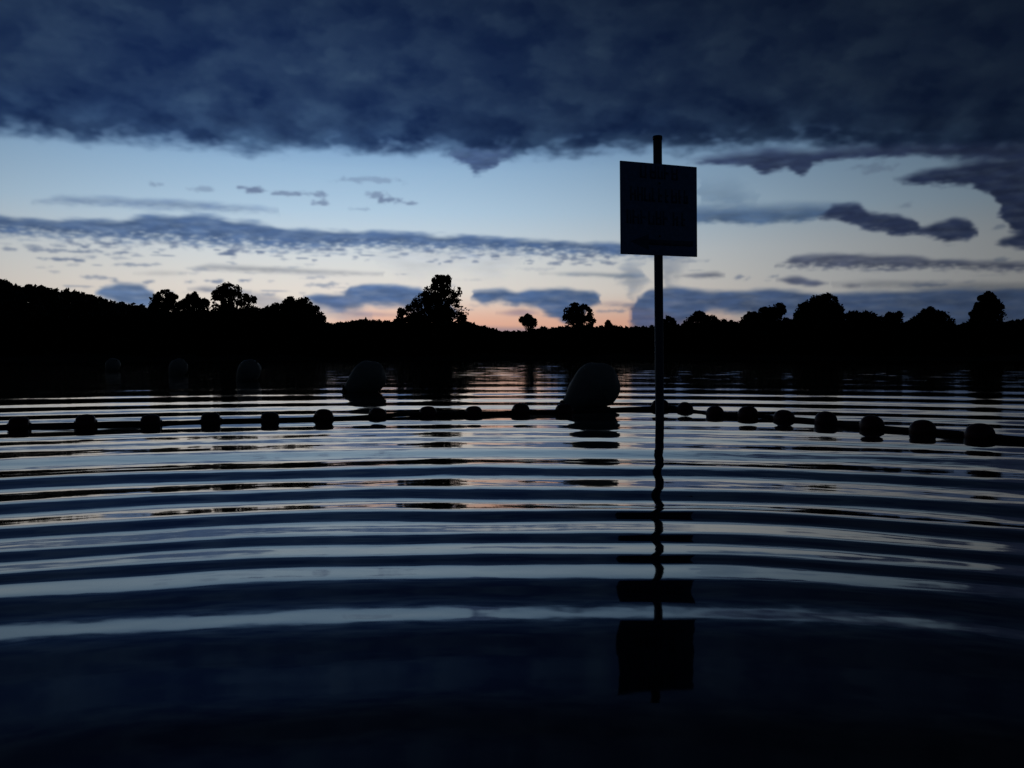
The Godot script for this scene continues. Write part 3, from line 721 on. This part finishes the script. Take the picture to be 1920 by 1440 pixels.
func build_woods() -> void:
	# the unbroken undergrowth along the far bank
	var v := PackedVector3Array()
	var n := PackedVector3Array()
	var bumps := noise(71, 0.35, 3)
	var az := -52.0
	while az < 52.0:
		var d0 := smooth_table(SHORE, az) + 3.0
		for k in 34:
			var d := d0 + rng.randf_range(0.0, 9.0)
			var p := dir_at(az + rng.randf_range(-0.05, 0.05), d)
			var g := ground_height(p.x, p.z)
			var top: float = 0.52 + tan(deg_to_rad(table(THICKET_TOP, az))) * d + bumps.get_noise_1d(az * 4.0) * 0.45 + bumps.get_noise_2d(az * 14.0, d) * 0.4
			var y := lerpf(g - 0.2, top, 1.0 - pow(rng.randf(), 1.1))
			leaf(v, n, Vector3(p.x, y, p.z), rng.randf_range(0.4, 0.85))
		az += 0.02
	var th := part("shore_thicket", mesh_from(v, n), leaf_mats[0], self)
	th.set_meta("kind", "stuff")
	th.set_meta("label", "unbroken dark undergrowth along the far bank of the lake")
	th.set_meta("category", "undergrowth")
	# the wooded hillside on the left
	v = PackedVector3Array()
	n = PackedVector3Array()
	az = -58.0
	while az < -16.5:
		var d0 := smooth_table(SHORE, az) + 12.0
		for k in 26:
			var u := rng.randf()
			var d := d0 + u * 85.0
			var p := dir_at(az + rng.randf_range(-0.05, 0.05), d)
			var crown := 0.5 + 0.5 * bumps.get_noise_2d(p.x * 0.55, p.z * 0.55)
			var ridge: float = 0.52 + tan(deg_to_rad(table(HILL_TOP, az))) * d
			var top := ridge - (1.0 - u) * (1.0 - u) * 5.0 - crown * 1.2 + bumps.get_noise_2d(az * 9.0, u * 3.0) * 0.5
			var g := ground_height(p.x, p.z)
			var y := lerpf(minf(g, top - 2.0), top, 1.0 - pow(rng.randf(), 2.0))
			leaf(v, n, Vector3(p.x, y, p.z), rng.randf_range(0.5, 1.15))
		az += 0.02
	var hw := part("hillside_wood", mesh_from(v, n), leaf_mats[2], self)
	hw.set_meta("kind", "stuff")
	hw.set_meta("label", "dark wooded hillside sloping down from the left edge of the view")
	hw.set_meta("category", "woods")

# ==================================================================== signpost
func build_sign() -> void:
	var o := thing("signpost", "square dark notice board on a tall round post standing in the water", "signpost", Vector3(1.144, 0, -6.966))
	o.rotation.z = deg_to_rad(0.75)
	var steel := mat(Color(0.1, 0.13, 0.17), 0.55, 0.2)
	part("post", lathe([[0.0, -2.7], [0.034, -2.7], [0.034, 2.19], [0.0, 2.19]], 20), steel, o)
	part("post_cap", lathe([[0.0, 2.181], [0.0375, 2.181], [0.0375, 2.2], [0.034, 2.208], [0.0, 2.21]], 20), mat(Color(0.03, 0.032, 0.035), 0.6), o)
	# the board, turned a little so that its right edge is farther away
	var bw := 0.68
	var bh := 0.695
	var board := MeshInstance3D.new()
	board.name = "board"
	board.mesh = chamfer_box(Vector3(bw, bh, 0.014), 0.003)
	board.material_override = sign_paint(Color(0.26, 0.46, 0.7), 0.5)
	o.add_child(board, true)
	board.position = Vector3(0.0, 1.636, 0.056)
	board.rotation_degrees = Vector3(0, 23.0, -0.1)
	for y in [-0.2, 0.2]:
		var clamp_mesh := begin()
		var ring := []
		var rad := []
		for k in 17:
			var a := TAU * k / 16.0
			ring.append(Vector3(cos(a) * 0.039, 1.636 + y, sin(a) * 0.039))
			rad.append(0.009)
		tube(clamp_mesh, ring, rad, 6)
		part("clamp", finish(clamp_mesh), steel, o)
	for y in [-0.2, 0.2]:
		var bolt := part("bolt", lathe([[0.0, 0.006], [0.006, 0.005], [0.009, 0.002], [0.009, -0.002], [0.0, -0.002]], 10), steel, board)
		bolt.position = Vector3(0.0, y, 0.0085)
		bolt.rotation_degrees = Vector3(90, 0, 0)
	# the print: three rows of worn lettering too dark to read and an arrow pointing left
	var ink := sign_paint(Color(0.12, 0.21, 0.33), 0.6)
	var px := bw / 150.0
	var r := RandomNumberGenerator.new()
	r.seed = 23
	for row in [[-38.0, 40.0, 62.0, 22.0], [-57.0, 60.0, 24.0, 23.0], [-64.0, 66.0, -14.0, 23.0]]:
		var st := SurfaceTool.new()
		st.begin(Mesh.PRIMITIVE_TRIANGLES)
		var x: float = row[0]
		while x < row[1] - 6.0:
			var w := minf(r.randf_range(8.0, 13.0), row[1] - x)
			var h: float = row[3]
			# worn capital-height strokes
			slab(st, Vector2(x, row[2] - h * 0.5) * px, Vector2(3.2, h) * px)
			if r.randf() < 0.75:
				slab(st, Vector2(x + w - 3.2, row[2] - h * 0.5) * px, Vector2(3.2, h * r.randf_range(0.6, 1.0)) * px)
			for bar in 2:
				if r.randf() < 0.7:
					slab(st, Vector2(x + 3.2, row[2] - h * 0.5 + [0.0, h * 0.42][bar]) * px, Vector2(w - 6.4, 3.4) * px)
			x += w + (2.4 if r.randf() < 0.85 else 7.0)
		st.generate_normals()
		part("lettering", st.commit(), ink, board)
	var ar := SurfaceTool.new()
	ar.begin(Mesh.PRIMITIVE_TRIANGLES)
	var yc := -55.0
	slab(ar, Vector2(-22.0, yc - 4.5) * px, Vector2(88.0, 9.0) * px)
	for z in [0.0075, 0.0085]:
		for q in [Vector2(-57, yc), Vector2(-22, yc + 13.0), Vector2(-22, yc - 13.0)]:
			ar.add_vertex(Vector3(q.x * px, q.y * px, z))
	ar.generate_normals()
	part("arrow", ar.commit(), ink, board)

# a thin raised slab of print on the face of the board
func slab(st: SurfaceTool, at: Vector2, size: Vector2) -> void:
	var z0 := 0.0072
	var z1 := 0.0085
	var a := Vector3(at.x, at.y, z1)
	var b := Vector3(at.x + size.x, at.y, z1)
	var c := Vector3(at.x + size.x, at.y + size.y, z1)
	var d := Vector3(at.x, at.y + size.y, z1)
	var k := Vector3(0, 0, z0 - z1)
	for q in [[a, d, c, b], [a, b, b + k, a + k], [b, c, c + k, b + k], [c, d, d + k, c + k], [d, a, a + k, d + k]]:
		for i in [0, 1, 2, 0, 2, 3]:
			st.add_vertex(q[i])

func sign_paint(c: Color, rough: float) -> StandardMaterial3D:
	var m := mat(c, rough)
	var nt := NoiseTexture2D.new()
	nt.width = 256
	nt.height = 256
	nt.seamless = true
	nt.noise = noise(81, 0.03, 5)
	var ramp := Gradient.new()
	ramp.set_color(0, Color(0.82, 0.82, 0.82))
	ramp.set_color(1, Color(1, 1, 1))
	nt.color_ramp = ramp
	m.albedo_texture = nt
	m.uv1_triplanar = true
	m.uv1_scale = Vector3(2.5, 2.5, 2.5)
	return m

# ==================================================================== buoys
# a soft shell that has lost some air: shallow dents and bulges
func dented(mesh: ArrayMesh, depth: float) -> ArrayMesh:
	var n := noise(91, 4.5, 2)
	var a := mesh.surface_get_arrays(0)
	var v: PackedVector3Array = a[Mesh.ARRAY_VERTEX]
	for i in v.size():
		var d := Vector3(v[i].x, v[i].y * 0.4, v[i].z)
		if d.length() > 0.001:
			v[i] += d.normalized() * n.get_noise_3dv(v[i]) * depth * smoothstep(0.38, 0.2, v[i].y)
	a[Mesh.ARRAY_VERTEX] = v
	var am := ArrayMesh.new()
	am.add_surface_from_arrays(Mesh.PRIMITIVE_TRIANGLES, a)
	var st := SurfaceTool.new()
	st.create_from(am, 0)
	st.generate_normals()
	return st.commit()

func build_buoys() -> void:
	var prof := []
	var R := 0.243
	# round end, then a straight cone down to the neck
	for k in 17:
		var a := lerpf(-PI / 2, deg_to_rad(24.0), k / 16.0)
		prof.append([R * cos(a), R * sin(a)])
	prof.append([0.165, 0.222])
	prof.append([0.105, 0.322])
	prof.append([0.066, 0.392])
	for k in 6:
		var a := k / 5.0 * PI / 2
		prof.append([0.058 * cos(a), 0.405 + 0.045 * sin(a)])
	var body := dented(lathe(prof, 36), 0.02)
	var skin := sign_paint(Color(0.44, 0.42, 0.32), 0.6)
	var dark := mat(Color(0.02, 0.02, 0.02), 0.7)
	var plug := lathe([[0.0, -0.275], [0.016, -0.275], [0.02, -0.268], [0.02, -0.24], [0.034, -0.238], [0.034, -0.225], [0.0, -0.225]], 16)
	var eye := TorusMesh.new()
	eye.inner_radius = 0.018
	eye.outer_radius = 0.04
	eye.rings = 20
	eye.ring_segments = 8
	var collar := lathe([[0.0, 0.372], [0.078, 0.372], [0.084, 0.38], [0.084, 0.4], [0.078, 0.408], [0.0, 0.408]], 28)
	var seam := TorusMesh.new()
	seam.inner_radius = 0.236
	seam.outer_radius = 0.249
	seam.rings = 48
	seam.ring_segments = 6
	var words := [
		"largest and nearest pale pear-shaped buoy, tilted, just left of the signpost",
		"second nearest pale pear-shaped buoy, tilted, below the tallest tree's left side",
		"third pale buoy back, faint in the dark reflection below the dome-shaped tree",
		"fourth pale buoy back, faint against the black shore under the ragged tree",
		"farthest and smallest pale buoy, barely visible at the left"]
	var spots := [[0.874, -9.35, 125.0, 0.0], [-2.077, -13.1, 121.0, 8.0], [-5.677, -19.5, 136.0, -14.0], [-9.06, -24.5, 150.0, 10.0], [-13.72, -31.0, 132.0, -25.0]]
	for i in spots.size():
		var s: Array = spots[i]
		var o := thing("mooring_buoy", words[i], "buoy", Vector3(s[0], 0.0, s[1]), "pale pear-shaped buoys in a row")
		o.rotation_degrees = Vector3(0, s[3], s[2])      # the narrow end points down to the left
		o.position.y = 0.215
		part("body", body, skin, o)
		part("seam", seam, skin, o)
		part("valve_plug", plug, dark, o)
		part("collar", collar, dark, o)
		var e := part("lifting_eye", eye, dark, o)
		e.position = Vector3(0, 0.472, 0)
		e.rotation_degrees = Vector3(90, 0, 0)

# ==================================================================== float line
func build_float_line() -> void:
	var red := sign_paint(Color(0.16, 0.02, 0.016), 0.45)
	var ends := mat(Color(0.03, 0.012, 0.01), 0.6)
	# a barrel float of unit radius, its axis along X
	var prof := [[0.0, -1.0]]
	for k in 21:
		var a := lerpf(-PI / 2, PI / 2, k / 20.0)
		var cx := signf(cos(a)) * pow(absf(cos(a)), 0.72)
		var sy := signf(sin(a)) * pow(absf(sin(a)), 0.85)
		prof.append([0.24 + 0.76 * cx, sy])
	prof.append([0.0, 1.0])
	var body := lathe(prof, 28)
	var collar := lathe([[0.14, 0.98], [0.3, 0.98], [0.32, 1.02], [0.32, 1.1], [0.28, 1.14], [0.14, 1.14]], 20)
	var pts := []
	for i in FLOATS.size():
		var f: Array = FLOATS[i]
		pts.append(Vector3(f[0], 0.008, f[1]))
	var words := float_words()
	for i in FLOATS.size():
		var f: Array = FLOATS[i]
		var o := thing("line_float", words[i], "float", pts[i], "round floats threaded on the rope")
		var along: Vector3 = pts[mini(i + 1, pts.size() - 1)] - pts[maxi(i - 1, 0)]
		o.rotation.y = atan2(-along.z, along.x)
		o.rotation.z = rng.randf_range(-0.06, 0.06)
		o.position.y = rng.randf_range(0.006, 0.026)
		for p in [["body", body, red, 0.0], ["collar", collar, ends, 0.0], ["collar", collar, ends, PI]]:
			var q := part(p[0], p[1], p[2], o)
			q.rotation.z = PI / 2 + p[3]
			q.scale = Vector3.ONE * f[2]
	# the rope through them all
	var path := []
	var rad := []
	for i in pts.size() - 1:
		var a: Vector3 = pts[maxi(i - 1, 0)]
		var b: Vector3 = pts[i]
		var c: Vector3 = pts[i + 1]
		var d: Vector3 = pts[mini(i + 2, pts.size() - 1)]
		var lift := rng.randf_range(-0.012, 0.006)
		for k in 10:
			var u := k / 10.0
			var p := b.cubic_interpolate(c, a, d, u)
			p.y = 0.013 + lift * sin(u * PI)
			path.append(p)
			rad.append(0.02)
	var st := begin()
	tube(st, path, rad, 10)
	var rope := thing("float_rope", "dark rope strung through the round floats across the lake", "rope", Vector3.ZERO)
	part("rope", finish(st), mat(Color(0.035, 0.03, 0.03), 0.85), rope)

func float_words() -> Array:
	var w := []
	var nth := ["first", "second", "third", "fourth", "fifth", "sixth", "seventh", "eighth", "ninth", "tenth", "eleventh"]
	for i in FLOATS.size():
		if i < 2:
			w.append("%s round float on the rope beyond the left edge of the view" % ["farther", "nearer"][i])
		elif i < 13:
			w.append("%s round float from the left edge on the rope" % nth[i - 2])
		elif i == 13:
			w.append("round float on the rope right behind the signpost")
		elif i < 22:
			w.append("%s round float right of the signpost on the rope" % nth[i - 14])
		else:
			w.append("%s round float on the rope beyond the right edge of the view" % ["nearer", "farther"][i - 22])
	return w
